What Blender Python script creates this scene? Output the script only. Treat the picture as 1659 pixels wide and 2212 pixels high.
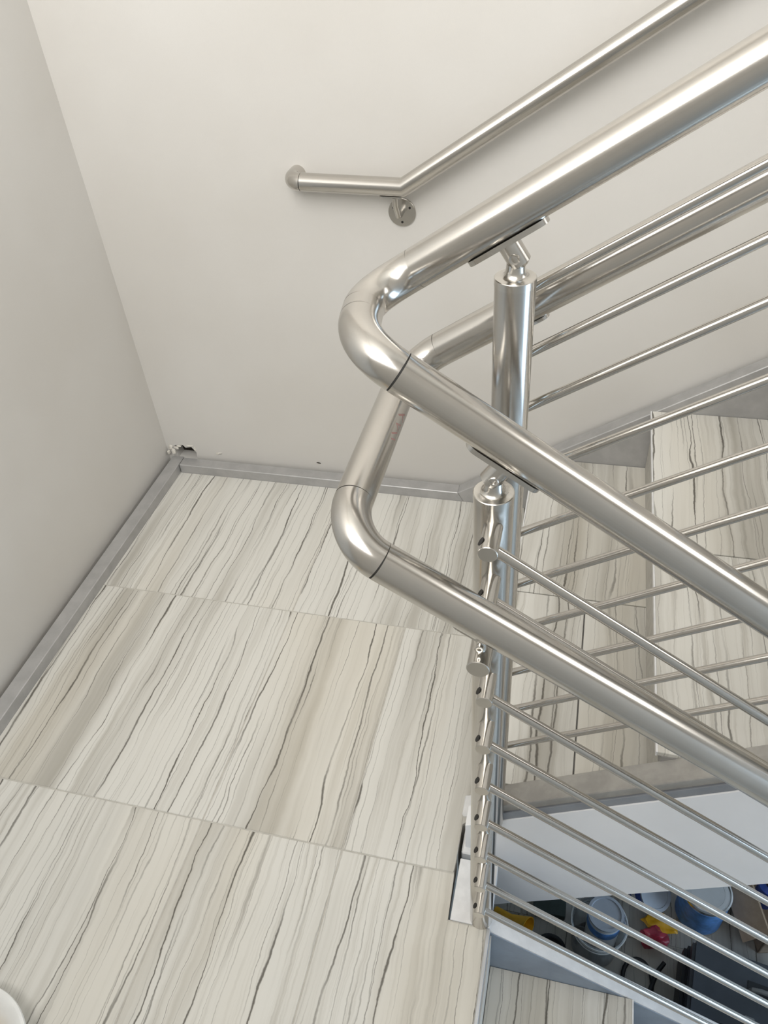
import bpy, bmesh, math, random
from mathutils import Vector, Matrix
from mathutils.geometry import tessellate_polygon
random.seed(7)
for o in list(bpy.data.objects): bpy.data.objects.remove(o)
S = bpy.context.scene
COL = S.collection

# ------------------------------------------------------------------ camera
cam_d = bpy.data.cameras.new('camera'); cam = bpy.data.objects.new('camera', cam_d); COL.objects.link(cam)
right = Vector((0.9692, 0.2364, -0.0695)); down = Vector((0.1056, -0.6535, -0.7495)); fwd = Vector((-0.2226, 0.7191, -0.6583))
fwd.normalize(); right = (right - fwd*right.dot(fwd)).normalized(); up = right.cross(fwd)
cam.matrix_world = Matrix(((right.x, up.x, -fwd.x, 0), (right.y, up.y, -fwd.y, 0), (right.z, up.z, -fwd.z, 1.6), (0, 0, 0, 1)))
cam_d.sensor_fit = 'VERTICAL'; cam_d.sensor_height = 36.0; cam_d.sensor_width = 27.0
cam_d.lens = 1690.0/2212.0*36.0
cam_d.clip_start = 0.01
S.camera = cam

# ------------------------------------------------------------------ light
w = bpy.data.worlds.new('sky'); S.world = w; w.use_nodes = True
bg = w.node_tree.nodes['Background']; bg.inputs[0].default_value = (0.80, 0.88, 1.0, 1); bg.inputs[1].default_value = 1.0

def area(name, loc, target, sx, sy, power, color):
    d = bpy.data.lights.new(name, 'AREA'); d.shape = 'RECTANGLE'; d.size = sx; d.size_y = sy; d.energy = power; d.color = color
    o = bpy.data.objects.new(name, d); COL.objects.link(o); o.location = loc
    o.rotation_euler = (Vector(target)-Vector(loc)).to_track_quat('-Z', 'Y').to_euler()
    return o
area('stair_window_daylight', (-0.50, -0.56, 3.03), (-0.50, 2.0, 3.03), 1.54, 2.02, 80, (1.0, 0.978, 0.94))
area('entrance_daylight', (3.34, 0.25, 0.0), (0, 0.25, 0.0), 1.5, 2.3, 56, (0.55, 0.76, 1.0))
area('upper_floor_daylight', (3.42, 1.08, 3.0), (0, 1.08, 3.0), 1.10, 1.60, 28, (1.0, 0.975, 0.935))
S.view_settings.view_transform = 'Standard'; S.view_settings.look = 'None'
S.view_settings.gamma = 1.0; S.view_settings.use_curve_mapping = False
S.view_settings.exposure = 0.07

# ------------------------------------------------------------------ materials
def new_mat(name):
    m = bpy.data.materials.new(name); m.use_nodes = True
    nt = m.node_tree; b = nt.nodes['Principled BSDF']
    return m, nt, b
def N(nt, t, **kw):
    n = nt.nodes.new(t)
    for k, v in kw.items(): setattr(n, k, v)
    return n
def L(nt, a, b): nt.links.new(a, b)
def noise(nt, vec, scale, detail=2, rough=0.5):
    n = N(nt, 'ShaderNodeTexNoise'); n.inputs['Scale'].default_value = scale
    n.inputs['Detail'].default_value = detail; n.inputs['Roughness'].default_value = rough
    if vec is not None: L(nt, vec, n.inputs['Vector'])
    return n.outputs[0]
def mapping(nt, vec, scale=(1, 1, 1)):
    n = N(nt, 'ShaderNodeVectorMath', operation='MULTIPLY'); n.inputs[1].default_value = scale; L(nt, vec, n.inputs[0]); return n.outputs[0]
def math_(nt, op, a, b=None, c=None, clamp=False):
    n = N(nt, 'ShaderNodeMath', operation=op, use_clamp=clamp)
    for i, v in enumerate((a, b, c)):
        if v is None: continue
        if isinstance(v, (int, float)): n.inputs[i].default_value = v
        else: L(nt, v, n.inputs[i])
    return n.outputs[0]
def maprange(nt, v, a, b, c, d):
    n = N(nt, 'ShaderNodeMapRange'); n.interpolation_type = 'SMOOTHSTEP'
    for i, x in zip((1, 2, 3, 4), (a, b, c, d)): n.inputs[i].default_value = x
    L(nt, v, n.inputs[0]); return n.outputs[0]
def mixc(nt, fac, a, b):
    n = N(nt, 'ShaderNodeMix', data_type='RGBA')
    for s, v in ((0, fac), (6, a), (7, b)):
        if isinstance(v, (int, float)): n.inputs[s].default_value = v
        elif isinstance(v, tuple): n.inputs[s].default_value = (*v, 1)
        else: L(nt, v, n.inputs[s])
    return n.outputs[2]
def bump(nt, b, h, strength, dist=0.001):
    n = N(nt, 'ShaderNodeBump'); n.inputs['Strength'].default_value = strength; n.inputs['Distance'].default_value = dist
    L(nt, h, n.inputs['Height']); L(nt, n.outputs[0], b.inputs['Normal'])
def obj_co(nt): return N(nt, 'ShaderNodeTexCoord').outputs['Object']

def plain(name, col, rough=0.5, metal=0.0, var=0.0, vscale=20, bmp=0.0, bscale=200):
    m, nt, b = new_mat(name)
    b.inputs['Roughness'].default_value = rough; b.inputs['Metallic'].default_value = metal
    co = obj_co(nt)
    n1 = noise(nt, co, vscale, 4, 0.6)
    dark = tuple(c*(1-var) for c in col); lite = tuple(min(1, c*(1+var*0.6)) for c in col)
    L(nt, mixc(nt, maprange(nt, n1, 0.3, 0.7, 0, 1), dark, lite), b.inputs['Base Color'])
    if bmp: bump(nt, b, noise(nt, co, bscale, 3, 0.6), bmp)
    return m

def steel(name, col=(0.60, 0.585, 0.555), rough=0.24, streak=0.05):
    m, nt, b = new_mat(name)
    b.inputs['Metallic'].default_value = 1.0
    co = obj_co(nt)
    g = noise(nt, mapping(nt, co, (1.2, 700, 700)), 1.0, 1, 0.5)
    c = noise(nt, co, 14, 3, 0.6)
    k = math_(nt, 'ADD', math_(nt, 'MULTIPLY', c, 0.7), math_(nt, 'MULTIPLY', g, 0.3))
    L(nt, mixc(nt, maprange(nt, k, 0.3, 0.7, 0, 1), tuple(x*0.97 for x in col), tuple(min(1, x*1.03) for x in col)), b.inputs['Base Color'])
    L(nt, math_(nt, 'MULTIPLY_ADD', k, streak, rough-streak/2), b.inputs['Roughness'])
    return m

def marble(name, tint=1.0, lowvein=False):
    m, nt, b = new_mat(name)
    rnd = N(nt, 'ShaderNodeObjectInfo').outputs['Random']
    co = obj_co(nt)
    off = N(nt, 'ShaderNodeCombineXYZ'); L(nt, math_(nt, 'MULTIPLY', rnd, 37.0), off.inputs[0]); L(nt, math_(nt, 'MULTIPLY', rnd, 91.0), off.inputs[1]); L(nt, math_(nt, 'MULTIPLY', rnd, 13.0), off.inputs[2])
    ad = N(nt, 'ShaderNodeVectorMath', operation='ADD'); L(nt, co, ad.inputs[0]); L(nt, off.outputs[0], ad.inputs[1])
    p = ad.outputs[0]
    # wandering of the strata
    wv = math_(nt, 'SUBTRACT', noise(nt, mapping(nt, p, (2.5, 1.6, 1)), 1.0, 3, 0.55), 0.5)
    wv2 = math_(nt, 'SUBTRACT', noise(nt, mapping(nt, p, (26, 20, 1)), 1.0, 4, 0.65), 0.5)
    sep = N(nt, 'ShaderNodeSeparateXYZ'); L(nt, p, sep.inputs[0])
    x = math_(nt, 'MULTIPLY_ADD', wv, 0.06, sep.outputs[0]); x = math_(nt, 'MULTIPLY_ADD', wv2, 0.010, x)
    def strat(fx, fy, z, det, ro=0.5):
        c = N(nt, 'ShaderNodeCombineXYZ'); L(nt, math_(nt, 'MULTIPLY', x, fx), c.inputs[0]); L(nt, math_(nt, 'MULTIPLY', sep.outputs[1], fy), c.inputs[1]); c.inputs[2].default_value = z
        return noise(nt, c.outputs[0], 1.0, det, ro)
    broad = strat(8.5, 0.30, 1.3, 4, 0.6)
    fine = strat(75, 1.1, 4.1, 4, 0.65)
    fmask = maprange(nt, strat(7, 0.5, 2.2, 2), 0.40, 0.62, 0.15, 1)
    warm = strat(4.0, 0.5, 7.7, 2)
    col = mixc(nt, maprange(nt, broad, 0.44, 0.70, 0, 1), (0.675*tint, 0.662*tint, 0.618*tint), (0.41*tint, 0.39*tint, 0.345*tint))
    col = mixc(nt, math_(nt, 'MULTIPLY', maprange(nt, warm, 0.5, 0.72, 0, 1), 0.35), col, (0.60, 0.545, 0.44))
    col = mixc(nt, math_(nt, 'MULTIPLY', math_(nt, 'MULTIPLY', maprange(nt, fine, 0.47, 0.70, 0, 1), fmask), 0.55), col, (0.36, 0.335, 0.285))
    # grey seams
    seam = maprange(nt, strat(17, 0.35, 11.2, 3, 0.6), 0.62, 0.67, 0, 1)
    smask = maprange(nt, strat(5, 1.1, 15.1, 2), 0.42, 0.58, 0, 1)
    col = mixc(nt, math_(nt, 'MULTIPLY', math_(nt, 'MULTIPLY', seam, smask), 0.68), col, (0.22, 0.20, 0.168))
    # thin dark veins: irregularly spaced lines along the wandering strata, fading in and out
    for fx, wx, z, wid, st, lo in ((9, 0.10, 21.0, 0.021, 0.92, 0.36), (13, 0.06, 27.0, 0.022, 0.80, 0.43), (24, 0.05, 33.0, 0.028, 0.62, 0.43), (44, 0.03, 51.0, 0.045, 0.40, 0.42)):
        lw = math_(nt, 'SUBTRACT', strat(3.5, 1.3, z+2, 3, 0.55), 0.5)
        W = math_(nt, 'MULTIPLY_ADD', math_(nt, 'MULTIPLY_ADD', lw, wx, x), fx, math_(nt, 'MULTIPLY_ADD', rnd, 40.0, z))
        vo = N(nt, 'ShaderNodeTexVoronoi', voronoi_dimensions='1D', feature='DISTANCE_TO_EDGE'); vo.inputs['Scale'].default_value = 1.0; L(nt, W, vo.inputs['W'])
        wn = maprange(nt, strat(12, 3.0, z+9, 2), 0.35, 0.68, 0.55, 2.0)
        v = maprange(nt, math_(nt, 'DIVIDE', vo.outputs[0], wn), wid*0.2, wid, 1, 0)
        mk = maprange(nt, strat(9, 1.0, z+5, 3, 0.6), lo, lo+0.16, 0, 1)
        col = mixc(nt, math_(nt, 'MULTIPLY', math_(nt, 'MULTIPLY', v, mk), st), col, (0.085, 0.075, 0.060))
    L(nt, col, b.inputs['Base Color'])
    b.inputs['Roughness'].default_value = 0.34
    return m

def wall_paint():
    m, nt, b = new_mat('wall_paint')
    co = obj_co(nt)
    n1 = noise(nt, co, 1.6, 3, 0.5); n2 = noise(nt, co, 420, 2, 0.6); n3 = noise(nt, co, 38, 4, 0.75)
    c = mixc(nt, maprange(nt, n1, 0.35, 0.65, 0, 1), (0.605, 0.583, 0.548), (0.640, 0.622, 0.592))
    c = mixc(nt, maprange(nt, n3, 0.74, 0.80, 0, 0.10), c, (0.50, 0.47, 0.42))
    L(nt, c, b.inputs['Base Color']); b.inputs['Roughness'].default_value = 0.62
    bump(nt, b, n2, 0.25, 0.0006)
    return m

M = dict(
    paint=wall_paint(),
    ceiling=plain('ceiling_paint', (0.70, 0.69, 0.66), 0.8, 0, 0.03, 3),
    rail=steel('brushed_stainless', (0.545, 0.522, 0.487), 0.195, 0.025),
    rod=steel('polished_stainless_rod', (0.53, 0.508, 0.472), 0.185, 0.02),
    elbow=steel('satin_stainless_elbow', (0.555, 0.532, 0.497), 0.205, 0.02),
    fitting=steel('turned_stainless_fitting', (0.57, 0.548, 0.51), 0.22, 0.02),
    dark=plain('dark_joint', (0.02, 0.018, 0.016), 0.7),
    grout=plain('grout', (0.50, 0.48, 0.435), 0.85, 0, 0.10, 60, 0.2, 300),
    marble=marble('striped_marble_tile', 1.0),
    marble_shaded=marble('striped_tile_shaded', 0.62),  # same marble, darkened: the shade under the stairs is put into its colour
    galv=plain('grey_steel_skirting', (0.43, 0.425, 0.42), 0.40, 0.30, 0.09, 22, 0.1, 90),
    stringer=plain('grey_stringer_paint', (0.27, 0.285, 0.31), 0.45, 0.2, 0.14, 14, 0.1, 120),
    capgrey=plain('dusty_stringer_top', (0.36, 0.345, 0.32), 0.6, 0.1, 0.16, 22, 0.2, 160),
    primer=plain('pale_primer_plate', (0.86, 0.86, 0.87), 0.5, 0.0, 0.03, 7, 0.05, 120),
    lightsteel=plain('pale_steel_flat', (0.74, 0.74, 0.74), 0.36, 0.1, 0.07, 35, 0.1, 200),
    bluegrey=plain('stringer_face_daylight_blue', (0.25, 0.30, 0.37), 0.45, 0.1, 0.12, 12, 0.1, 120),  # blue of the daylight spill is painted into this stringer face
    concrete=plain('concrete', (0.30, 0.29, 0.275), 0.9, 0, 0.2, 12, 0.4, 60),
    plaster=plain('broken_plaster', (0.70, 0.67, 0.61), 0.95, 0, 0.2, 60, 0.6, 150),
    cavity=plain('wall_cavity', (0.035, 0.028, 0.022), 0.95, 0, 0.3, 40),
    trim=plain('edge_trim_aluminium', (0.62, 0.64, 0.67), 0.3, 0.9, 0.05),
    frame=plain('window_frame', (0.10, 0.10, 0.105), 0.4, 0.4),
    white=plain('white_plastic', (0.80, 0.80, 0.78), 0.35, 0, 0.04, 20),
    putty=plain('tan_filler', (0.62, 0.43, 0.20), 0.7, 0, 0.15, 25, 0.5, 40),
    yellow=plain('yellow_plastic', (0.85, 0.46, 0.02), 0.4, 0, 0.12, 30),
    black=plain('black_plastic', (0.014, 0.016, 0.019), 0.42, 0, 0.2, 20, 0.2, 300),
    blacklid=plain('charcoal_plastic', (0.050, 0.058, 0.070), 0.40, 0, 0.15, 9, 0.2, 300),
    latch=plain('grey_latch', (0.21, 0.22, 0.22), 0.4, 0, 0.1),
    blue=plain('blue_label', (0.03, 0.09, 0.45), 0.4, 0, 0.3, 25),
    paleblue=plain('sky_blue_label', (0.13, 0.33, 0.72), 0.4, 0, 0.3, 30),
    chrome=plain('tinplate', (0.72, 0.73, 0.75), 0.22, 1.0, 0.05),
    lidgrey=plain('grey_lid', (0.42, 0.46, 0.52), 0.45, 0, 0.06),
    card=plain('cardboard', (0.40, 0.30, 0.21), 0.85, 0, 0.10, 30, 0.2, 200),
    red=plain('red_plastic_film', (0.50, 0.05, 0.09), 0.3, 0, 0.35, 25),
    wood=plain('brown_plank', (0.22, 0.13, 0.06), 0.8, 0, 0.3, 25),
    green=plain('dark_green_board', (0.05, 0.075, 0.07), 0.6, 0, 0.2, 20),
)
mm, nt, b = new_mat('clear_plastic')
b.inputs['Base Color'].default_value = (0.85, 0.88, 0.9, 1); b.inputs['Roughness'].default_value = 0.12
b.inputs['Transmission Weight'].default_value = 0.85; b.inputs['IOR'].default_value = 1.15
L(nt, math_(nt, 'MULTIPLY_ADD', noise(nt, obj_co(nt), 30, 2), 0.1, 0.08), b.inputs['Roughness'])
M['clear'] = mm
mm, nt, b = new_mat('window_glass')
out = nt.nodes['Material Output']; tr = N(nt, 'ShaderNodeBsdfTransparent'); gl = N(nt, 'ShaderNodeBsdfGlossy'); mx = N(nt, 'ShaderNodeMixShader')
gl.inputs['Roughness'].default_value = 0.02; mx.inputs[0].default_value = 0.06
L(nt, tr.outputs[0], mx.inputs[1]); L(nt, gl.outputs[0], mx.inputs[2]); L(nt, mx.outputs[0], out.inputs[0])
M['glass'] = mm
# red grease-pencil mark on the handrail: flat print in the material
mm, nt, b = new_mat('handrail_with_red_mark')
b.inputs['Metallic'].default_value = 1.0
co = obj_co(nt)
g = noise(nt, mapping(nt, co, (6, 900, 900)), 1.0, 3, 0.6)
L(nt, math_(nt, 'MULTIPLY_ADD', g, 0.10, 0.17), b.inputs['Roughness'])
sp = N(nt, 'ShaderNodeSeparateXYZ'); L(nt, co, sp.inputs[0])
def stroke(ax, az, bx, bz, wd):
    # distance to a segment in (length x, height z) on the side of the tube that faces the flights
    dx, dz = bx-ax, bz-az; l2 = dx*dx+dz*dz
    px = math_(nt, 'SUBTRACT', sp.outputs[0], ax); pz = math_(nt, 'SUBTRACT', sp.outputs[2], az)
    t = math_(nt, 'DIVIDE', math_(nt, 'ADD', math_(nt, 'MULTIPLY', px, dx), math_(nt, 'MULTIPLY', pz, dz)), l2, clamp=True)
    ex = math_(nt, 'SUBTRACT', px, math_(nt, 'MULTIPLY', t, dx)); ez = math_(nt, 'SUBTRACT', pz, math_(nt, 'MULTIPLY', t, dz))
    d = math_(nt, 'SQRT', math_(nt, 'ADD', math_(nt, 'MULTIPLY', ex, ex), math_(nt, 'MULTIPLY', ez, ez)))
    return maprange(nt, d, wd*0.4, wd, 1, 0)
STROKES = [(0.052, 0.004, 0.040, 0.012, .0016), (0.047, 0.008, 0.040, 0.002, .0016), (0.030, 0.004, 0.024, 0.011, .0014), (0.024, 0.011, 0.018, 0.005, .0014),
           (0.014, 0.005, 0.004, 0.012, .0014), (0.002, 0.004, -0.004, 0.010, .0014)]
acc = None
for s in STROKES:
    v = stroke(-s[0], s[1], -s[2], s[3], s[4]); acc = v if acc is None else math_(nt, 'MAXIMUM', acc, v)
side = maprange(nt, sp.outputs[1], 0.0, 0.004, 0, 1)
acc = math_(nt, 'MULTIPLY', math_(nt, 'MULTIPLY', acc, side), 0.75)
L(nt, mixc(nt, acc, (0.545, 0.522, 0.487), (0.30, 0.07, 0.05)), b.inputs['Base Color'])
L(nt, math_(nt, 'SUBTRACT', 1.0, acc), b.inputs['Metallic'])
M['marked'] = mm

# ------------------------------------------------------------------ mesh helpers
def link(name, me, mat, parent=None, mw=None, smooth=False):
    if mat and not me.materials: me.materials.append(M[mat] if isinstance(mat, str) else mat)
    if smooth:
        for p in me.polygons: p.use_smooth = True
    o = bpy.data.objects.new(name, me); COL.objects.link(o)
    if mw is not None: o.matrix_world = mw
    if parent is not None: put(o, parent)
    return o
def wmat(o):
    if o.parent: return wmat(o.parent) @ o.matrix_parent_inverse @ o.matrix_basis
    return o.matrix_basis.copy()
def put(o, parent):
    mw = o.matrix_basis.copy(); o.parent = parent; o.matrix_parent_inverse = wmat(parent).inverted(); o.matrix_basis = mw
def from_bm(name, bm, mat, parent=None, smooth=False, recenter=True, auto=None):
    me = bpy.data.meshes.new(name)
    c = Vector((0, 0, 0))
    if recenter:
        lo = Vector([min(v.co[i] for v in bm.verts) for i in range(3)]); hi = Vector([max(v.co[i] for v in bm.verts) for i in range(3)])
        c = (lo+hi)/2; c.z = lo.z if parent is None else c.z
        bmesh.ops.translate(bm, vec=-c, verts=bm.verts)
    bmesh.ops.recalc_face_normals(bm, faces=bm.faces)
    if auto is not None:
        for f in bm.faces: f.smooth = True
        for e in bm.edges:
            if len(e.link_faces) == 2 and e.calc_face_angle(0) > math.radians(auto): e.smooth = False
    bm.to_mesh(me); bm.free()
    return link(name, me, mat, parent, Matrix.Translation(c), smooth and auto is None)
def tag(o, label, cat, group=None):
    o['label'] = label; o['category'] = cat
    if group: o['group'] = group
    return o
def struct(o, label=None):
    o['kind'] = 'structure'
    if label: o['label'] = label
    return o
def empty(name, loc, label, cat, group=None):
    o = bpy.data.objects.new(name, None); COL.objects.link(o); o.empty_display_size = 0.05; o.location = loc
    return tag(o, label, cat, group)
def bm_box(bm, x0, x1, y0, y1, z0, z1):
    r = bmesh.ops.create_cube(bm, size=1.0)
    bmesh.ops.scale(bm, vec=(x1-x0, y1-y0, z1-z0), verts=r['verts'])
    bmesh.ops.translate(bm, vec=((x0+x1)/2, (y0+y1)/2, (z0+z1)/2), verts=r['verts'])
    return r['verts']
def box(name, x0, x1, y0, y1, z0, z1, mat, parent=None, bev=0.0):
    bm = bmesh.new(); bm_box(bm, x0, x1, y0, y1, z0, z1)
    if bev: bmesh.ops.bevel(bm, geom=bm.edges[:], offset=bev, segments=1, affect='EDGES')
    return from_bm(name, bm, mat, parent)
def prism(name, poly, a0, a1, axis, mat, parent=None, bev=0.0, holes=()):
    """poly in the plane normal to axis; axis 'x': (y,z), 'y': (x,z), 'z': (x,y)"""
    def P(u, v, a): return {'x': (a, u, v), 'y': (u, a, v), 'z': (u, v, a)}[axis]
    bm = bmesh.new()
    if holes:
        loops = [list(poly)]+[list(h) for h in holes]; flat = [p for l in loops for p in l]
        tris = tessellate_polygon([[Vector((p[0], p[1], 0)) for p in l] for l in loops])
        A = [bm.verts.new(P(*p, a0)) for p in flat]; B = [bm.verts.new(P(*p, a1)) for p in flat]
        for t in tris:
            bm.faces.new([A[i] for i in t]); bm.faces.new([B[i] for i in reversed(t)])
        k = 0
        for l in loops:
            n = len(l)
            for i in range(n):
                j = (i+1) % n; bm.faces.new((A[k+i], A[k+j], B[k+j], B[k+i]))
            k += n
    else:
        A = [bm.verts.new(P(*p, a0)) for p in poly]; B = [bm.verts.new(P(*p, a1)) for p in poly]
        bm.faces.new(A); bm.faces.new(B[::-1])
        n = len(poly)
        for i in range(n):
            j = (i+1) % n; bm.faces.new((A[i], A[j], B[j], B[i]))
    bmesh.ops.recalc_face_normals(bm, faces=bm.faces)
    if bev: bmesh.ops.bevel(bm, geom=bm.edges[:], offset=bev, segments=1, affect='EDGES')
    return from_bm(name, bm, mat, parent)
def rod(name, p0, p1, r, mat, parent=None, seg=40, r1=None, cap=True):
    """straight bar, its own local X along the axis"""
    p0, p1 = Vector(p0), Vector(p1); d = p1-p0; l = d.length; r1 = r if r1 is None else r1
    bm = bmesh.new()
    rings = [[bm.verts.new((sx*l/2, rr*math.cos(2*math.pi*i/seg), rr*math.sin(2*math.pi*i/seg))) for i in range(seg)] for sx, rr in ((-1, r), (1, r1))]
    for i in range(seg):
        f = bm.faces.new((rings[0][i], rings[0][(i+1) % seg], rings[1][(i+1) % seg], rings[1][i])); f.smooth = True
    if cap: bm.faces.new(rings[0][::-1]); bm.faces.new(rings[1])
    bmesh.ops.recalc_face_normals(bm, faces=bm.faces)
    for e in bm.edges:
        if len(e.link_faces) == 2 and e.calc_face_angle(0) > 0.6: e.smooth = False
    me = bpy.data.meshes.new(name); bm.to_mesh(me); bm.free()
    for p in me.polygons: p.use_smooth = len(p.vertices) == 4
    dn = d.normalized(); up_ = Vector((0, 0, 1)) if abs(dn.z) < 0.95 else Vector((0, 1, 0))
    yv = up_.cross(dn).normalized(); zv = dn.cross(yv)
    mw = Matrix((( dn.x, yv.x, zv.x, 0), (dn.y, yv.y, zv.y, 0), (dn.z, yv.z, zv.z, 0), (0, 0, 0, 1)))
    mw.translation = (p0+p1)/2
    return link(name, me, mat, parent, mw)
def tube(name, pts, r, mat, parent=None, seg=40, cap=True):
    """bent pipe along points, mitred at corners"""
    pts = [Vector(p) for p in pts]; n = len(pts); bm = bmesh.new()
    T = [(pts[i+1]-pts[i]).normalized() for i in range(n-1)]
    t0 = T[0]; a = Vector((0, 0, 1)) if abs(t0.z) < 0.9 else Vector((1, 0, 0)); nrm = (a-t0*a.dot(t0)).normalized()
    rings = []
    for i in range(n):
        tin = T[max(0, i-1)]; tout = T[min(n-2, i)]; tb = (tin+tout).normalized()
        # carry the normal with minimal twist along incoming tangent, then project the ring on the bisecting plane
        nn = (nrm-tin*nrm.dot(tin)).normalized(); bb = tin.cross(nn)
        ring = []
        for k in range(seg):
            q = nn*math.cos(2*math.pi*k/seg)*r + bb*math.sin(2*math.pi*k/seg)*r
            q = q - tin*(q.dot(tb)/tin.dot(tb)); ring.append(bm.verts.new(pts[i]+q))
        rings.append(ring)
        rot = tin.rotation_difference(tout); nrm = rot @ nn
    for a_, b_ in zip(rings, rings[1:]):
        for k in range(seg): bm.faces.new((a_[k], a_[(k+1) % seg], b_[(k+1) % seg], b_[k]))
    if cap: bm.faces.new(rings[0][::-1]); bm.faces.new(rings[-1])
    return from_bm(name, bm, mat, parent, auto=28)
def lathe(name, prof, base, mat, parent=None, axis=(0, 0, 1), seg=48, auto=35):
    """prof: (radius, height) along axis from base"""
    bm = bmesh.new(); ax = Vector(axis).normalized(); a = Vector((1, 0, 0)) if abs(ax.x) < 0.9 else Vector((0, 1, 0))
    u = (a-ax*a.dot(ax)).normalized(); v = ax.cross(u); base = Vector(base); rings = []
    for r, h in prof:
        if r < 1e-6: rings.append([bm.verts.new(base+ax*h)])
        else: rings.append([bm.verts.new(base+ax*h+(u*math.cos(2*math.pi*k/seg)+v*math.sin(2*math.pi*k/seg))*r) for k in range(seg)])
    for A, B in zip(rings, rings[1:]):
        for k in range(seg):
            k2 = (k+1) % seg
            if len(A) == 1 and len(B) == 1: continue
            if len(A) == 1: bm.faces.new((A[0], B[k], B[k2]))
            elif len(B) == 1: bm.faces.new((A[k], B[0], A[k2]))
            else: bm.faces.new((A[k], B[k], B[k2], A[k2]))
    return from_bm(name, bm, mat, parent, auto=auto)
def arc(p0, d0, p1, d1, n=14):
    """quarter-bend between two straight pieces (leaves p0 along d0, reaches p1 along d1)"""
    p0, p1, d0, d1 = Vector(p0), Vector(p1), Vector(d0).normalized(), Vector(d1).normalized()
    k = (p1-p0).length/math.sqrt(2)*0.5523
    a, b_ = p0+d0*k, p1-d1*k
    return [p0*(1-t)**3 + a*3*t*(1-t)**2 + b_*3*t*t*(1-t) + p1*t**3 for t in [i/n for i in range(n+1)]]

# ------------------------------------------------------------------ measured layout
XL, YB, YF, XR = -1.333, 1.886, -0.50, 3.40        # wall faces
ZLOW, ZTOP, ZUP = -1.52, 4.30, 1.525               # lower floor, ceiling, upper floor
SK = 0.041; SKX, SKY = -1.275, 1.836               # inner skirting faces
RT = 0.0212                                        # rail and post radius
PA, PB = Vector((-0.072, 0.752)), Vector((-0.072, 0.620))
RISE = 0.19

# ------------------------------------------------------------------ setting: walls
hole = [(-1.300, 0.022), (-1.262, 0.022), (-1.228, 0.024), (-1.226, 0.052), (-1.240, 0.073), (-1.262, 0.068), (-1.270, 0.078), (-1.302, 0.074), (-1.304, 0.050)]
wb = prism('wall_back', [(XL-0.15, ZLOW-0.2), (XR+0.15, ZLOW-0.2), (XR+0.15, ZTOP), (XL-0.15, ZTOP)], YB, YB+0.06, 'y', 'paint', holes=[hole])
struct(wb, 'off-white painted stairwell wall carrying the single handrail')
cv = prism('plaster_cavity', [(-1.33, 0.0), (-1.20, 0.0), (-1.20, 0.10), (-1.33, 0.10)], YB+0.045, YB+0.09, 'y', 'cavity', wb)
wl = struct(box('wall_left', XL-0.15, XL, YF-0.1, YB+0.06, ZLOW-0.2, ZTOP, 'paint'), 'shaded off-white wall beside the landing')
win = [(-1.28, 2.01), (0.28, 2.01), (0.28, 4.05), (-1.28, 4.05)]
wf = struct(prism('wall_front', [(XL-0.15, ZLOW-0.2), (XR+0.15, ZLOW-0.2), (XR+0.15, ZTOP), (XL-0.15, ZTOP)], YF-0.16, YF, 'y', 'paint', holes=[win]))
door = [(-0.5, -1.15), (1.0, -1.15), (1.0, 1.15), (-0.5, 1.15)]
wr = struct(prism('wall_right', [(YF-0.16, ZLOW-0.2), (YB+0.06, ZLOW-0.2), (YB+0.06, ZTOP), (YF-0.16, ZTOP)], XR, XR+0.15, 'x', 'paint', holes=[door, [(0.52, 2.19), (1.64, 2.19), (1.64, 3.81), (0.52, 3.81)]]))
struct(box('ceiling', XL-0.15, XR+0.15, YF-0.16, YB+0.06, ZTOP, ZTOP+0.15, 'ceiling'))
def window(name, axis, pos, u0, u1, v0, v1, nu):
    P = (lambda u0, u1, a0, a1, v0, v1: (u0, u1, a0, a1, v0, v1)) if axis == 'y' else (lambda u0, u1, a0, a1, v0, v1: (a0, a1, u0, u1, v0, v1))
    r = box(name, *P(u0, u1, pos-0.005, pos+0.005, v0, v1), 'glass'); struct(r)
    t = 0.05
    for a in ((u0, u1, v0, v0+t), (u0, u1, v1-t, v1)): box('window_frame', *P(a[0], a[1], pos-0.03, pos+0.03, a[2], a[3]), 'frame', r)
    for i in range(nu+1):
        c = u0+t/2+(u1-u0-t)*i/nu; box('window_frame', *P(c-t/2, c+t/2, pos-0.03, pos+0.03, v0+t, v1-t), 'frame', r)
    return r
window('window_1', 'y', YF-0.11, -1.28, 0.28, 2.01, 4.05, 2)
window('window_2', 'x', XR+0.10, -0.5, 1.0, -1.15, 1.15, 2)
window('window_3', 'x', XR+0.10, 0.52, 1.64, 2.19, 3.81, 2)
# plaster crumbs at the broken corner and the small chips further along
def crumb(parent, c, s, mat, seed):
    rr = random.Random(seed); bm = bmesh.new(); bmesh.ops.create_icosphere(bm, subdivisions=1, radius=1.0)
    for v in bm.verts: v.co = Vector((v.co.x*s[0], v.co.y*s[1], v.co.z*s[2]))*rr.uniform(0.65, 1.2)+Vector(c)
    return from_bm('plaster_crumb', bm, mat, parent)
for i, (c, s) in enumerate([((-1.318, YB-0.002, 0.066), (.010, .006, .012)), ((-1.309, YB-0.003, 0.050), (.008, .007, .015)), ((-1.297, YB-0.002, 0.066), (.011, .006, .007)),
                            ((-1.285, YB-0.002, 0.074), (.010, .004, .004)), ((-1.322, YB-0.012, 0.052), (.005, .010, .012)), ((-1.246, YB-0.001, 0.079), (.014, .003, .003)),
                            ((-1.228, YB-0.0005, 0.066), (.004, .003, .010)), ((-1.138, YB-0.001, 0.060), (.012, .004, .003)), ((-1.148, YB-0.001, 0.056), (.006, .003, .006))]):
    crumb(wb, c, s, 'plaster', i)
crumb(wb, (-0.790, YB-0.0005, 0.058), (.010, .0025, .0025), 'cavity', 40)
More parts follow.
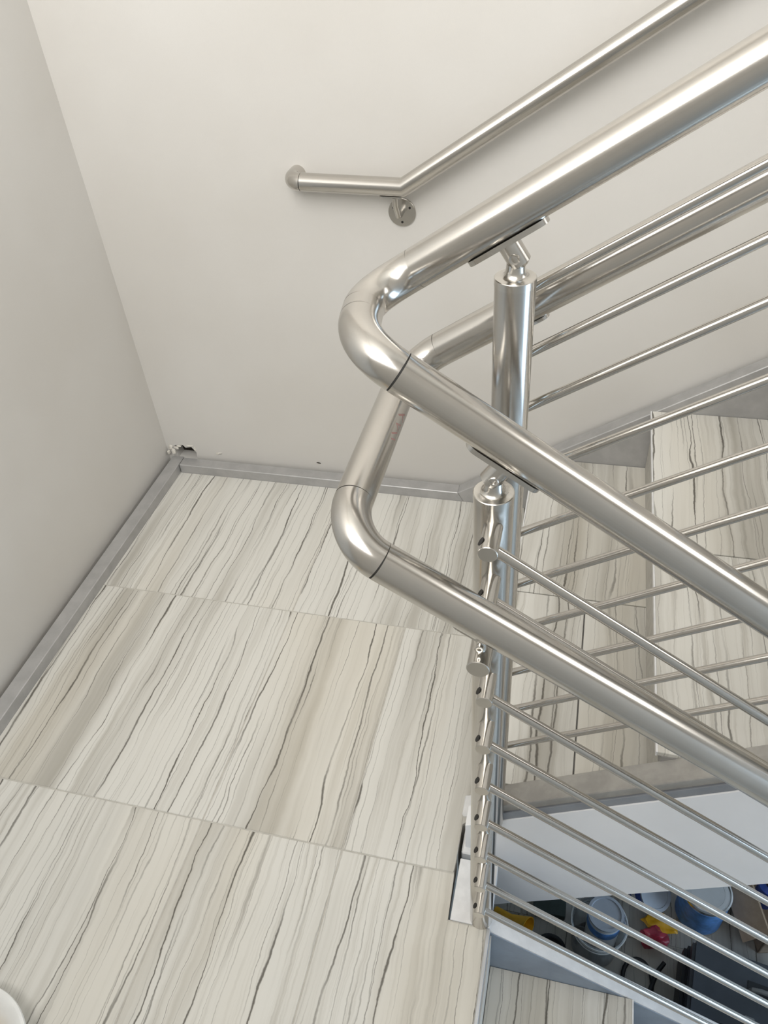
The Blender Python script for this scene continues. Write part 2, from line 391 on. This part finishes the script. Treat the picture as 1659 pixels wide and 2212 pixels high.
crumb(wb, (-1.140, YB-0.0005, 0.0565), (.010, .002, .002), 'cavity', 41)

# ------------------------------------------------------------------ landing floor with its tiles
fl = prism('floor', [(-1.302, YF-0.1), (-0.058, YF-0.1), (-0.058, 0.604), (-0.138, 0.604), (-0.138, 0.80), (-0.079, 0.86), (-0.079, 1.868), (-1.302, 1.868)], -0.22, -0.0010, 'z', 'grout')
struct(fl, 'landing floor of large striped marble tiles')
g = 0.0016
rows = [(1.3065+g, SKY), (0.6945+g, 1.3065-g), (0.0835+g, 0.6945-g), (YF, 0.0835-g)]
X1 = -0.693
def floor_tile(poly, parent, z1, h=0.010, mat='marble', name='floor_tile'):
    return prism(name, poly, z1-h, z1, 'z', mat, parent, bev=0.0008)
for (y0, y1) in rows:
    floor_tile([(SKX, y0), (X1-g, y0), (X1-g, y1), (SKX, y1)], fl, 0.0)
floor_tile([(X1+g, rows[0][0]), (-0.081, rows[0][0]), (-0.081, SKY), (X1+g, SKY)], fl, 0.0)
X2 = -0.3745
floor_tile([(X1+g, rows[1][0]), (X2-g, rows[1][0]), (X2-g, rows[1][1]), (X1+g, rows[1][1])], fl, 0.0)
floor_tile([(X2+g, rows[1][0]), (-0.138, rows[1][0]), (-0.140, 0.86), (-0.084, 0.90), (-0.082, rows[1][1]), (X2+g, rows[1][1])], fl, 0.0)
floor_tile([(X1+g, rows[2][0]), (X2-g, rows[2][0]), (X2-g, rows[2][1]), (X1+g, rows[2][1])], fl, 0.0)
floor_tile([(X2+g, rows[2][0]), (-0.060, rows[2][0]), (-0.060, 0.602), (-0.134, 0.602), (-0.137, rows[2][1]), (X2+g, rows[2][1])], fl, 0.0)
floor_tile([(X1+g, rows[3][0]), (X2-g, rows[3][0]), (X2-g, rows[3][1]), (X1+g, rows[3][1])], fl, 0.0)
floor_tile([(X2+g, rows[3][0]), (-0.060, rows[3][0]), (-0.060, rows[3][1]), (X2+g, rows[3][1])], fl, 0.0)
tr1 = struct(box('trim_1', -0.0585, -0.0515, YF, 0.603, -0.030, 0.0012, 'trim', None, 0.0008), 'bright metal edge strip along the landing edge')

# skirting: square steel tube along both walls
struct(box('baseboard_left', SKX-SK, SKX, YF, YB-0.004, -0.003, 0.033, 'galv', None, 0.002), 'grey steel skirting along the shaded wall')
kx = -0.325
def zw(x): return 0.233+0.655*(x+0.022)            # top of wall-side stringer
bb = prism('baseboard_back', [(SKX+0.002, -0.003), (kx+0.02, -0.003), (kx, 0.033), (SKX+0.002, 0.033)], SKY, SKY+SK, 'y', 'galv', None, 0.002)
struct(bb, 'grey steel skirting along the wall with the handrail')

# ------------------------------------------------------------------ the flight going up
NF = 8
upf = empty('stair_flight', (-0.1, 1.32, 0.0), 'tiled flight climbing beside the wall handrail, grey and pale steel sides', 'stairs')
def xn(i): return -0.101+0.2965*(i-1)
def zt(i): return 0.195+RISE*(i-1)
XE = xn(NF)+0.02
prism('wall_stringer', [(kx+0.019, -0.003), (kx, 0.033), (XE, zw(XE)), (XE, zw(XE)-0.40), (0.32, -0.003)], SKY, SKY+SK, 'y', 'galv', upf, 0.002)
def zi(x): return 0.195+0.655*(x+0.046)            # top of gap-side stringer
x0 = -0.100
cap = prism('stringer_cap', [(x0, zi(x0)-0.010), (XE, zi(XE)-0.010), (XE, zi(XE)), (x0, zi(x0))], 0.7560, 0.8010, 'y', 'capgrey', upf, 0.0015)
prism('stringer_lip', [(x0, zi(x0)-0.034), (XE, zi(XE)-0.034), (XE, zi(XE)-0.013), (x0, zi(x0)-0.013)], 0.7615, 0.7990, 'y', 'capgrey', upf, 0.001)
prism('stringer_band', [(x0, zi(x0)-0.062), (XE, zi(XE)-0.062), (XE, zi(XE)-0.034), (x0, zi(x0)-0.034)], 0.7580, 0.7990, 'y', 'stringer', upf, 0.001)
def zb(x): return -0.215+0.70*(x-0.002)
prism('stringer_web', [(-0.125, zb(-0.125)), (XE, zb(XE)), (XE, zi(XE)-0.058), (x0, zi(x0)-0.058), (-0.125, zi(-0.125)-0.058)], 0.7555, 0.7990, 'y', 'primer', upf, 0.001)
prism('stringer_foot', [(-0.1445, -0.10), (-0.100, -0.10), (-0.100, 0.030), (-0.118, 0.012), (-0.1445, 0.001)], 0.818, 0.868, 'y', 'lightsteel', upf, 0.004)
box('stringer_clip', -0.131, -0.108, 0.742, 0.812, -0.10, -0.006, 'lightsteel', upf, 0.003)
for i in range(1, NF+1):
    xa, za = xn(i), zt(i); xb = xn(i+1)+0.022
    if i < NF:
        box('tread_base', xa+0.010, xb+0.02, 0.799, SKY+0.004, za-0.045, za-0.0095, 'concrete', upf)
        xs = xb-0.0015
        box('tread_tile', xa+0.003, xs, 1.3065+g, SKY-0.001, za-0.010, za, 'marble', upf, 0.0008)
        if i == 1:
            box('tread_tile', xa+0.003, 0.072-g, 0.8005, 1.3065-g, za-0.010, za, 'marble', upf, 0.0008)
            box('tread_tile', 0.072+g, xs, 0.8005, 1.3065-g, za-0.010, za, 'marble', upf, 0.0008)
        else:
            box('tread_tile', xa+0.003, xs, 0.8005, 1.3065-g, za-0.010, za, 'marble', upf, 0.0008)
        box('nosing_strip', xa, xa+0.003, 0.8005, SKY-0.001, za-0.011, za+0.0004, 'lightsteel', upf)
    zp = zt(i-1) if i > 1 else 0.0
    box('riser_tile', xa+0.013, xa+0.022, 0.8005, SKY-0.001, zp-0.008, za-0.0100, 'grout', upf)

# ------------------------------------------------------------------ the flight going down
dnf = empty('stair_flight', (0.0, 0.09, -0.19), 'tiled flight going down from the landing edge beside the open gap', 'stairs')
def dz(j): return -RISE*j
def dxn(j): return 0.238+0.29*(j-1)                # nosing of tread j
YN0 = -0.430
XE2 = dxn(7)+0.05
def zs(x): return -0.019-0.632*(x+0.047)
st = prism('gap_stringer', [(-0.056, zs(-0.056)), (XE2, zs(XE2)), (XE2, zs(XE2)-0.34), (XE2-0.1, ZLOW), (1.60, ZLOW), (-0.056, zs(-0.056)-0.40)], 0.606, 0.640, 'y', 'lightsteel', dnf, 0.0015)
prism('stringer_face', [(-0.0555, zs(-0.0555)-0.006), (XE2, zs(XE2)-0.006), (XE2, zs(XE2)-0.33), (-0.0555, zs(-0.0555)-0.33)], 0.6045, 0.6062, 'y', 'bluegrey', dnf)
prism('wall_stringer', [(-0.056, zs(-0.056)), (XE2, zs(XE2)), (XE2, ZLOW), (1.60, ZLOW), (-0.056, zs(-0.056)-0.40)], YF+0.002, YN0, 'y', 'lightsteel', dnf, 0.0015)
for j in range(1, 8):
    xa = -0.05 if j == 1 else dxn(j-1)-0.020
    box('tread_base', xa-0.01, dxn(j)-0.010, YN0, 0.6045, dz(j)-0.045, dz(j)-0.0095, 'concrete', dnf)
    box('tread_tile', xa+0.002, dxn(j)-0.003, YN0, 0.6040, dz(j)-0.010, dz(j), 'marble', dnf, 0.0008)
    box('nosing_strip', dxn(j)-0.003, dxn(j), YN0, 0.6040, dz(j)-0.011, dz(j)+0.0004, 'lightsteel', dnf)
    box('riser_tile', xa-0.008, xa+0.001, YN0, 0.6040, dz(j)-0.008, dz(j-1)-0.0105 if j > 1 else -0.032, 'marble', dnf)
box('riser_tile', dxn(7)-0.028, dxn(7)-0.019, YN0, 0.604, ZLOW, dz(7)-0.0105, 'marble', dnf)

# lower and upper floors
fw = struct(box('floor_lower', XL-0.1, XR+0.1, YF-0.1, YB+0.05, ZLOW-0.2, ZLOW-0.0035, 'grout'), 'tiled floor below the stairs')
for ix in range(-1, 5):
    for iy in range(0, 6):
        xa, ya = -0.30+ix*0.305, 0.62+iy*0.212
        if xa > 1.2: continue
        box('floor_tile', xa+g, xa+0.305-g, ya+g, min(ya+0.212-g, YB), ZLOW-0.010, ZLOW, 'marble_shaded', fw, 0.0008)
struct(box('floor_upper', XE, XR+0.1, 0.72, YB+0.05, ZUP-0.24, ZUP, 'concrete'))

# ------------------------------------------------------------------ the railing: posts, guard rail, handrail, bars
rl = empty('stair_railing', (-0.072, 0.686, 0.0), 'double stainless steel railing turning round the open gap, with thin round bars', 'railing')
SF, SN = 0.637, -0.692                              # slopes of the guard rail, up and down
def sleeve(p, d, r, parent):
    p, d = Vector(p), Vector(d).normalized(); rod('joint_sleeve', p-d*0.004, p+d*0.004, r-0.0006, 'dark', parent, 40)
GAP = 0.00048
gf0 = Vector((-0.1735, 0.752, 1.2555)); df = Vector((1, 0, SF)).normalized()
gn0 = Vector((-0.1650, 0.620, 1.2125)); dn_ = Vector((1, 0, SN)).normalized()
gm_f = Vector((-0.2185, 0.698, 1.2330)); gm_n = Vector((-0.2155, 0.676, 1.2330)); dm = (gm_n-gm_f).normalized()
XFE, XNE = 1.93, 1.95
gr_f = rod('guard_rail', gf0+df*GAP, gf0+df*((XFE-gf0.x)/df.x), RT, 'rail', rl, 64)
gr_n = rod('guard_rail', gn0+dn_*GAP, gn0+dn_*((XNE-gn0.x)/dn_.x), RT, 'rail', rl, 64)
e1 = tube('rail_elbow', arc(gf0-df*GAP, -df, gm_f, dm, 16), RT, 'elbow', rl, 64)
e2 = tube('rail_elbow', arc(gm_n, dm, gn0-dn_*GAP, dn_, 16), RT, 'elbow', rl, 64)
mid = rod('rail_connector', gm_f+dm*GAP*0.7, gm_n-dm*GAP*0.7, RT, 'elbow', rl, 64)
sleeve(gf0, df, RT, gr_f); sleeve(gn0, dn_, RT, gr_n); sleeve(gm_f, dm, RT, e1); sleeve(gm_n, dm, RT, e2)
def z_gf(x): return gf0.z+SF*(x-gf0.x)
def z_gn(x): return gn0.z+SN*(x-gn0.x)

def saddle(name, c, d, n, length, width, thick, mat, parent):
    """oblong plate with round ends; c centre of top face, d along rail, n plate normal (towards rail)"""
    d, n = Vector(d).normalized(), Vector(n).normalized(); s = n.cross(d); bm = bmesh.new(); loop = []
    hl, hw = length/2-width/2, width/2
    for k in range(11): a = -math.pi/2+math.pi*k/10; loop.append((hl+hw*math.cos(a), hw*math.sin(a)))
    for k in range(11): a = math.pi/2+math.pi*k/10; loop.append((-hl+hw*math.cos(a), hw*math.sin(a)))
    def cup(u, v): return Vector(c)+d*u+s*v+n*(v*v*9.0)     # cupped to the pipe
    A = [bm.verts.new(cup(u, v)) for u, v in loop]; B = [bm.verts.new(cup(u, v)-n*thick) for u, v in loop]
    def strips(V):
        m = len(V); 
        for i in range(0, m//2-1): bm.faces.new((V[i], V[i+1], V[m-2-i], V[m-1-i]))
    # re-order so that opposite indices face each other across the plate
    o = list(range(16, 22))+list(range(0, 16)); A = [A[i] for i in o]; B = [B[i] for i in o]
    strips(A); strips(B[:])
    for i in range(len(A)): j = (i+1) % len(A); bm.faces.new((A[i], A[j], B[j], B[i]))
    return from_bm(name, bm, mat, parent, auto=40)

def post(P, z0, zc, rail_z, slope, side):
    """tube, turned cap, swivel knuckle, saddle; side = +-1: where the bolt head faces (y)"""
    x, y = P
    p = rod('post', (x, y, z0), (x, y, zc-0.0085), RT, 'rail', rl, 64)
    lathe('post_cap', [(0.0, -0.006), (RT-0.0012, -0.006), (RT-0.0012, 0.0), (RT+0.0003, 0.0), (RT+0.0003, 0.0078), (RT-0.0004, 0.0085), (0.0155, 0.0088), (0.0132, 0.0098), (0.0112, 0.0122), (0.0100, 0.0160), (0.0095, 0.0225), (0.0, 0.0225)],
          (x, y, zc-0.0085), 'fitting', p)
    d = Vector((1, 0, slope)).normalized(); n = Vector((-d.z, 0, d.x))
    under = Vector((x, y, rail_z))-n*RT
    top = under-n*0.0005
    # the plate centre is where the knuckle axis, normal to the rail, reaches the pipe
    kn = Vector((x, y, zc+0.0215)); t = (Vector((x, y, rail_z))-kn).dot(n)-RT
    top = kn+n*t
    rod('swivel', kn-n*0.006, top-n*0.003, 0.0116, 'fitting', p, 32)
    lathe('swivel', [(0.0, -0.0066), (0.0070, -0.0060), (0.0116, -0.0025), (0.0116, 0.0)], kn-n*0.0055, 'fitting', p, axis=n)
    sd = Vector((0, side, 0))
    bo = lathe('bolt', [(0.0, -0.010), (0.0054, -0.0122), (0.0054, 0.0122), (0.0048, 0.0128), (0.0028, 0.0128), (0.0022, 0.0095), (0.0, 0.0095)], kn+n*0.001, 'fitting', p, axis=sd)
    saddle('saddle_plate', top+n*0.0006, d, n, 0.090, 0.023, 0.0056, 'fitting', p)
    return p
pA = post(PA, 0.135, 1.2505, z_gf(PA.x), SF, 1)
pB = post(PB, 0.0, 1.0775, z_gn(PB.x), SN, -1)
# far posts that carry the other ends of the rails
post(Vector((1.78, 0.752)), zi(1.78)-0.02, z_gf(1.78)-0.068, z_gf(1.78), SF, 1)
post(Vector((1.70, 0.620)), zs(1.70)-0.02, z_gn(1.70)-0.070, z_gn(1.70), SN, -1)
box('base_plate', -0.1300, -0.0530, 0.6045, 0.7270, -0.060, 0.0012, 'lightsteel', rl, 0.001)

# round infill bars with their holders
near_z = [1.0460, 0.9690, 0.9080, 0.7940, 0.6900, 0.5850, 0.4800, 0.3760, 0.2690, 0.1660]
far_z = [1.2080, 1.1280, 1.0530, 0.9500, 0.8470, 0.7440, 0.6430, 0.5340, 0.4290, 0.3180]
BR, HR = 0.0060, 0.0104
YBN, YBF = 0.5725, 0.7995
def holder(x, y_post, y_bar, z, slope):
    s = 1 if y_bar > y_post else -1
    base = Vector((x, y_post+s*(RT-0.004), z)); ln = abs(y_bar-y_post)-RT+0.004+0.0125
    h = lathe('bar_holder', [(0.0, 0.0), (HR, 0.0), (HR, ln-0.0006), (HR-0.0006, ln), (0.0, ln)], base, 'fitting', rl, axis=(0, s, 0), seg=36)
    # through hole on the free side, with the end of the bar set back inside
    d = Vector((1, 0, slope)).normalized(); c = Vector((x, y_bar, z))
    lathe('bar_hole', [(0.0, -0.0002), (0.0046, -0.0002), (0.0050, 0.0004), (0.0, 0.0004)], c-d*(HR-0.00015), 'dark', h, axis=-d, seg=20)
    return h
for k, z in enumerate(near_z):
    s = -0.692; xa = PB.x+0.0; d = Vector((1, 0, s)).normalized()
    p0 = Vector((xa, YBN, z)); xe = 1.74 if k < 9 else 1.74
    rod('railing_bar', p0, p0+d*((xe-xa)/d.x), BR, 'rod', rl, 28)
    holder(PB.x+0.0025, PB.y, YBN, z-0.0017, s)
for k, z in enumerate(far_z):
    s = 0.637; xa = PA.x; d = Vector((1, 0, s)).normalized()
    p0 = Vector((xa, YBF, z)); rod('railing_bar', p0, p0+d*((1.82-xa)/d.x), BR, 'rod', rl, 28)
    holder(PA.x, PA.y, YBF, z, s)

# lower handrail that wraps outside the posts
YHN, YHF = 0.540, 0.853
hn0 = Vector((-0.1770, YHN, 1.0385)); dhn = Vector((1, 0, -0.662)).normalized()
hf0 = Vector((-0.1695, YHF, 1.1045)); dhf = Vector((1, 0, 0.640)).normalized()
hc_n = Vector((-0.2160, 0.5935, 1.0680)); hc_f = Vector((-0.2160, 0.8000, 1.0700)); dc = (hc_n-hc_f).normalized()
h1 = rod('handrail', hn0+dhn*GAP, hn0+dhn*((XNE-hn0.x)/dhn.x), RT, 'rail', rl, 64)
h2 = rod('handrail', hf0+dhf*GAP, hf0+dhf*((XFE-hf0.x)/dhf.x), RT, 'rail', rl, 64)
h3 = rod('handrail', hc_f+dc*GAP, hc_n-dc*GAP, RT, 'marked', rl, 64)
e3 = tube('handrail_elbow', arc(hf0-dhf*GAP, -dhf, hc_f-dc*GAP*0.3, dc, 16), RT, 'elbow', rl, 64)
e4 = tube('handrail_elbow', arc(hc_n+dc*GAP*0.3, dc, hn0-dhn*GAP, dhn, 16), RT, 'elbow', rl, 64)
sleeve(hn0, dhn, RT, h1); sleeve(hf0, dhf, RT, h2); sleeve(hc_n, dc, RT, e4); sleeve(hc_f, dc, RT, e3)
def hand_bracket(P, s, yh, zh, slope, d):
    n = Vector((-d.z, 0, d.x)); zc = zh-0.060
    y0 = P.y+s*(RT-0.004); y1 = yh+s*0.020
    br = lathe('handrail_bracket', [(0.0, 0.0), (0.0128, 0.0), (0.0128, abs(y1-y0)-0.0008), (0.0120, abs(y1-y0)), (0.0, abs(y1-y0))], (P.x, y0, zc), 'fitting', rl, axis=(0, s, 0), seg=40)
    rod('bracket_pin', (P.x, yh, zc), (P.x, yh, zh-0.024), 0.0068, 'fitting', br, 28)
    lathe('bolt', [(0.0, -0.001), (0.0047, -0.001), (0.0047, 0.0028), (0.0040, 0.0034), (0.0024, 0.0034), (0.0020, 0.001), (0.0, 0.001)], (P.x, yh+s*0.0065, zc+0.0215), 'fitting', br, axis=(0, s, 0), seg=24)
    saddle('saddle_plate', Vector((P.x, yh, zh))-n*(RT-0.0004), d, n, 0.044, 0.018, 0.004, 'fitting', br)
hand_bracket(PB, -1, YHN, hn0.z-0.662*(PB.x-hn0.x), -0.662, dhn)
hand_bracket(PA, 1, YHF, hf0.z+0.640*(PA.x-hf0.x), 0.640, dhf)

# ------------------------------------------------------------------ single handrail on the wall
YW = 1.832
wh = empty('wall_handrail', (-0.465, YB, 0.88), 'single stainless handrail fixed to the wall, its end turned back into the wall', 'handrail')
w0, w1 = Vector((-0.6990, YW, 0.9678)), Vector((-0.4465, YW, 0.9582)); w2 = w1+Vector((1, 0, 0.617))*2.3
tube('handrail', [w0+(w1-w0).normalized()*GAP, w1, w2], RT, 'rail', wh, 64)
dl = (w0-w1).normalized()
tube('return_elbow', arc(w0, dl, w0+dl*0.026+Vector((0, 0.026, 0)), (0, 1, 0), 14)+[Vector((w0.x+dl.x*0.026, YB+0.002, w0.z+dl.z*0.026))], RT, 'elbow', wh, 64)
bx, bz = -0.465, 0.880
br = lathe('wall_bracket', [(0.0, -0.001), (0.0345, -0.001), (0.0345, 0.0042), (0.0335, 0.0052), (0.0, 0.0052)], (bx, YB, bz), 'fitting', wh, axis=(0, -1, 0))
tube('bracket_arm', [(bx, YB-0.004, bz+0.002), (bx, YB-0.024, bz+0.001), (bx-0.001, YB-0.040, bz+0.006), (bx-0.002, YW+0.010, bz+0.018), (bx-0.003, YW+0.001, bz+0.034), (bx-0.003, YW, 0.9568-RT-0.002)], 0.0068, 'fitting', br, 28)
saddle('saddle_plate', (bx-0.012, YW, 0.9590-RT+0.0004), (1, 0, -0.04), (0.04, 0, 1), 0.058, 0.020, 0.0035, 'fitting', br)
for a in (-90, 30, 150):
    c = Vector((bx+0.0235*math.cos(math.radians(a)), YB-0.0052, bz+0.0235*math.sin(math.radians(a))))
    lathe('screw', [(0.0, 0.0012), (0.0018, 0.0012), (0.0022, 0.0006), (0.0030, 0.0004), (0.0034, -0.001)], c, 'dark', br, axis=(0, -1, 0), seg=18)

# ------------------------------------------------------------------ pail at the camera side of the landing
pc = Vector((-0.925, 0.155, 0.0)); pr = 0.138
pl = empty('mixing_pan', pc, 'round white plastic pan of tan filler standing on the landing', 'pan')
lathe('pan_wall', [(0.0, 0.0), (pr*0.80, 0.0), (pr*0.97, 0.050), (pr, 0.052), (pr+0.002, 0.056), (pr+0.001, 0.061), (pr-0.004, 0.063), (pr-0.012, 0.061), (pr-0.040, 0.030), (pr*0.66, 0.004), (0.0, 0.004)], pc, 'white', pl, seg=64)
lathe('filler', [(0.0, 0.040), (pr*0.4, 0.036), (pr-0.0385, 0.0305), (pr*0.64, 0.008), (0, 0.008)], pc, 'putty', pl, seg=48)

# ------------------------------------------------------------------ things stored on the floor under the stairs
ZL = ZLOW
# clear bucket with a white tub inside
c = Vector((0.272, 1.205, ZL))
t = empty('clear_bucket', c, 'clear plastic bucket on the lower floor, holding a white tub', 'bucket')
lathe('bucket_wall', [(0.0, 0.0), (0.080, 0.0), (0.092, 0.195), (0.096, 0.197), (0.096, 0.206), (0.091, 0.206), (0.078, 0.003), (0.0, 0.003)], c, 'clear', t, seg=48)
for hh, rr in ((0.200, 0.0965), (0.182, 0.0925), (0.160, 0.0908)): lathe('bucket_rib', [(rr-0.002, hh-0.003), (rr+0.001, hh-0.003), (rr+0.001, hh+0.003), (rr-0.002, hh+0.003), (rr-0.002, hh-0.003)], c, 'white', t, seg=48)
c2 = c+Vector((0.018, 0.020, 0.004))
t = empty('white_tub', c2, 'white tub with a grey lid and blue label, inside the clear bucket', 'tub')
lathe('tub_body', [(0.0, 0.0), (0.055, 0.0), (0.058, 0.225), (0.0, 0.225)], c2, 'white', t)
lathe('tub_label', [(0.0573, 0.150), (0.0580, 0.150), (0.0586, 0.195), (0.0573, 0.195)], c2, 'paleblue', t)
lathe('tub_lid', [(0.0, 0.226), (0.050, 0.226), (0.052, 0.231), (0.061, 0.231), (0.061, 0.222), (0.058, 0.222)], c2, 'lidgrey', t)
# gallon can
def paint_can(c, r, h, lab, label, lid='chrome'):
    t = empty('paint_can', c, label, 'paint can')
    lathe('can_body', [(0.0, 0.0), (r, 0.0), (r, h), (r-0.006, h+0.004), (0.0, h+0.001)], c, 'chrome', t)
    lathe('can_label', [(r-0.0005, h*0.10), (r+0.0008, h*0.10), (r+0.0008, h*0.92), (r-0.0005, h*0.92)], c, lab, t)
    lathe('can_rim', [(r-0.008, h), (r+0.002, h), (r+0.002, h+0.006), (r-0.003, h+0.007), (r-0.010, h+0.002)], c, 'chrome', t)
    lathe('can_lid', [(0.0, h+0.001), (r*0.68, h+0.001), (r*0.72, h+0.004), (r*0.86, h+0.004), (r*0.88, h+0.0015)], c, lid, t)
    return t
paint_can(Vector((0.640, 1.395, ZL)), 0.082, 0.19, 'paleblue', 'tin paint can with a bright rim and sky blue label, behind the toolbox')
# blue tub tipped over
t = empty('blue_tub', (0.455, 1.400, ZL), 'dark blue tub with a pale printed band, tipped against the bucket row', 'tub')
ax = Vector((0.35, -0.35, 0.85)).normalized(); bq = Vector((0.440, 1.420, ZL+0.018))
lathe('tub_body', [(0.0, 0.0), (0.052, 0.0), (0.056, 0.10), (0.0, 0.10)], bq, 'blue', t, axis=ax)
lathe('tub_label', [(0.0525, 0.02), (0.0555, 0.02), (0.0568, 0.045), (0.0525, 0.045)], bq, 'white', t, axis=ax)
lathe('tub_lid', [(0.0, 0.101), (0.046, 0.101), (0.047, 0.105), (0.059, 0.105), (0.059, 0.096), (0.055, 0.096)], bq, 'lidgrey', t, axis=ax)
# cardboard box with two cans in it
c = Vector((0.930, 1.475, ZL)); R_ = Matrix.Translation(c) @ Matrix.Rotation(math.radians(14), 4, 'Z')
t = empty('cardboard_box', c, 'open brown cardboard box holding dark blue cans', 'box')
def rot_box(name, M4, b, mat, parent, bev=0.0):
    bm = bmesh.new(); bm_box(bm, *b)
    if bev: bmesh.ops.bevel(bm, geom=bm.edges[:], offset=bev, segments=2, affect='EDGES')
    bmesh.ops.transform(bm, matrix=M4, verts=bm.verts); return from_bm(name, bm, mat, parent)
hx, hy, hz = 0.13, 0.15, 0.17
for b_ in ((-hx, hx, -hy, -hy+.005, 0, hz), (-hx, hx, hy-.005, hy, 0, hz), (-hx, -hx+.005, -hy, hy, 0, hz), (hx-.005, hx, -hy, hy, 0, hz), (-hx, hx, -hy, hy, 0, 0.005)): rot_box('box_panel', R_, b_, 'card', t)
rot_box('box_flap', R_ @ Matrix.Translation((0, -hy, hz)) @ Matrix.Rotation(math.radians(25), 4, 'X'), (-hx, hx, -0.10, 0, -0.002, 0.002), 'card', t)
rot_box('box_flap', R_ @ Matrix.Translation((-hx, 0, hz)) @ Matrix.Rotation(math.radians(-40), 4, 'Y'), (-0.10, 0, -hy, hy, -0.002, 0.002), 'card', t)
for dx, dy, capm, lab in ((-0.055, 0.02, 'black', 'dark blue can with a black cap, standing in the cardboard box'), (0.062, 0.045, 'white', 'dark blue can with a white cap, standing in the cardboard box')):
    cc = c+Vector((dx, dy, 0.006)); tt = empty('spray_can', cc, lab, 'spray can', 'cans in the cardboard box')
    lathe('can_body', [(0.0, 0), (0.038, 0), (0.038, 0.115), (0.020, 0.128), (0, 0.128)], cc, 'blue', tt, seg=32)
    lathe('can_cap', [(0.0, 0.150), (0.018, 0.148), (0.019, 0.127), (0.0, 0.127)], cc, capm, tt, seg=32)
# black toolbox
c = Vector((0.790, 1.060, ZL)); R_ = Matrix.Translation(c) @ Matrix.Rotation(math.radians(-8), 4, 'Z')
t = empty('toolbox', c, 'large black plastic toolbox with a charcoal lid, on the lower floor', 'toolbox')
rot_box('toolbox_body', R_, (-0.245, 0.245, -0.125, 0.125, 0.0, 0.150), 'black', t, 0.012)
lid = rot_box('toolbox_lid', R_, (-0.228, 0.245, -0.118, 0.122, 0.146, 0.215), 'blacklid', t, 0.010)
rot_box('handle_recess', R_, (-0.055, 0.16, -0.005, 0.050, 0.2145, 0.2170), 'black', lid, 0.001)
hp = [R_ @ Vector(p) for p in ((-0.045, 0.02, 0.214), (-0.040, 0.018, 0.232), (-0.02, 0.018, 0.242), (0.125, 0.018, 0.242), (0.145, 0.018, 0.232), (0.150, 0.02, 0.214))]
tube('toolbox_handle', hp, 0.008, 'latch', lid, 16)
rot_box('toolbox_latch', R_, (-0.060, -0.030, -0.136, -0.060, 0.2150, 0.2220), 'latch', lid, 0.002)
rot_box('toolbox_latch', R_, (0.120, 0.150, -0.136, -0.060, 0.2150, 0.2220), 'latch', lid, 0.002)
# small things
c = Vector((-0.045, 1.205, ZL))
t = empty('funnel', c, 'bright yellow plastic funnel lying beside the dark green board', 'funnel')
lathe('funnel_cone', [(0.012, -0.085), (0.014, -0.02), (0.040, 0.055), (0.043, 0.055), (0.0165, -0.02), (0.0145, -0.085), (0.012, -0.085)], c+Vector((0.03, -0.01, 0.075)), 'yellow', t, axis=(0.75, -0.35, 0.25), seg=32)
box('funnel_tab', -0.010, 0.010, 1.185, 1.205, ZL, ZL+0.04, 'yellow', t, 0.003)
tag(box('green_board', 0.045, 0.165, 1.265, 1.365, ZL, ZL+0.030, 'green', None, 0.003), 'dark green flat board lying under the stairs', 'board')
tag(box('wood_offcut', 0.02, 0.28, 1.385, 1.435, ZL, ZL+0.045, 'wood', None, 0.003), 'brown wooden offcut lying under the stairs', 'wood')
def blob(name, c, s, mat, label, cat, seed, amp=0.25):
    rr = random.Random(seed); bm = bmesh.new(); bmesh.ops.create_icosphere(bm, subdivisions=3, radius=1.0)
    ph = [rr.uniform(0, 6.3) for _ in range(6)]
    for v in bm.verts:
        k = 1+amp*(math.sin(5*v.co.x+ph[0])*math.sin(6*v.co.y+ph[1])+0.5*math.sin(11*v.co.z+ph[2]+4*v.co.x))
        v.co = Vector((v.co.x*s[0], v.co.y*s[1], max(v.co.z, -0.7)*s[2]))*k
    lo = min(v.co.z for v in bm.verts)
    for v in bm.verts: v.co += Vector((c[0], c[1], c[2]-lo))
    return tag(from_bm(name, bm, mat, None, auto=50), label, cat)
blob('plastic_bag', (0.480, 1.255, ZL), (0.050, 0.035, 0.04), 'red', 'crumpled red plastic bag beside the black toolbox', 'bag', 3)
blob('work_glove', (0.505, 1.320, ZL), (0.055, 0.030, 0.022), 'yellow', 'crumpled yellow work glove behind the red bag', 'glove', 5)
pts = [Vector((0.325, 1.05, ZL+0.008))]+[Vector((0.425+0.050*math.cos(a), 1.115+0.065*math.sin(a), ZL+0.008+0.012*abs(math.sin(a)))) for a in [3.4-0.25*i for i in range(18)]]+[Vector((0.49, 1.15, ZL+0.02)), Vector((0.515, 1.185, ZL+0.03))]
t = empty('extension_cord', (0.36, 1.11, ZL), 'black power cord with a yellow plug, coiled on the lower floor', 'cord')
tube('cord', pts, 0.0075, 'black', t, 14)
rod('plug', (0.345, 1.065, ZL+0.018), (0.405, 1.085, ZL+0.018), 0.017, 'yellow', t, 20, r1=0.012)
c = Vector((0.440, 1.000, ZL))
t = tag(lathe('nozzle', [(0.0, 0.0), (0.030, 0.0), (0.030, 0.008), (0.011, 0.03), (0.005, 0.085), (0.0, 0.085)], c, 'white', None, seg=28), 'small white conical nozzle near the yellow plug', 'nozzle')

# hose coils
def coil(name, c, r, n, tr, mat, label):
    pts = [Vector((c[0]+(r-0.004*i/24)*math.cos(2*math.pi*i/24), c[1]+(r-0.004*i/24)*0.8*math.sin(2*math.pi*i/24), ZL+tr+min(tr*1.6*i/24, tr*1.9*int(i/24+0.5)))) for i in range(24*n+1)]
    return tag(tube(name, pts, tr, mat, None, 12), label, 'hose')
coil('hose_coil', (0.120, 1.150), 0.052, 3, 0.009, 'black', 'coiled black rubber hose beside the clear bucket')
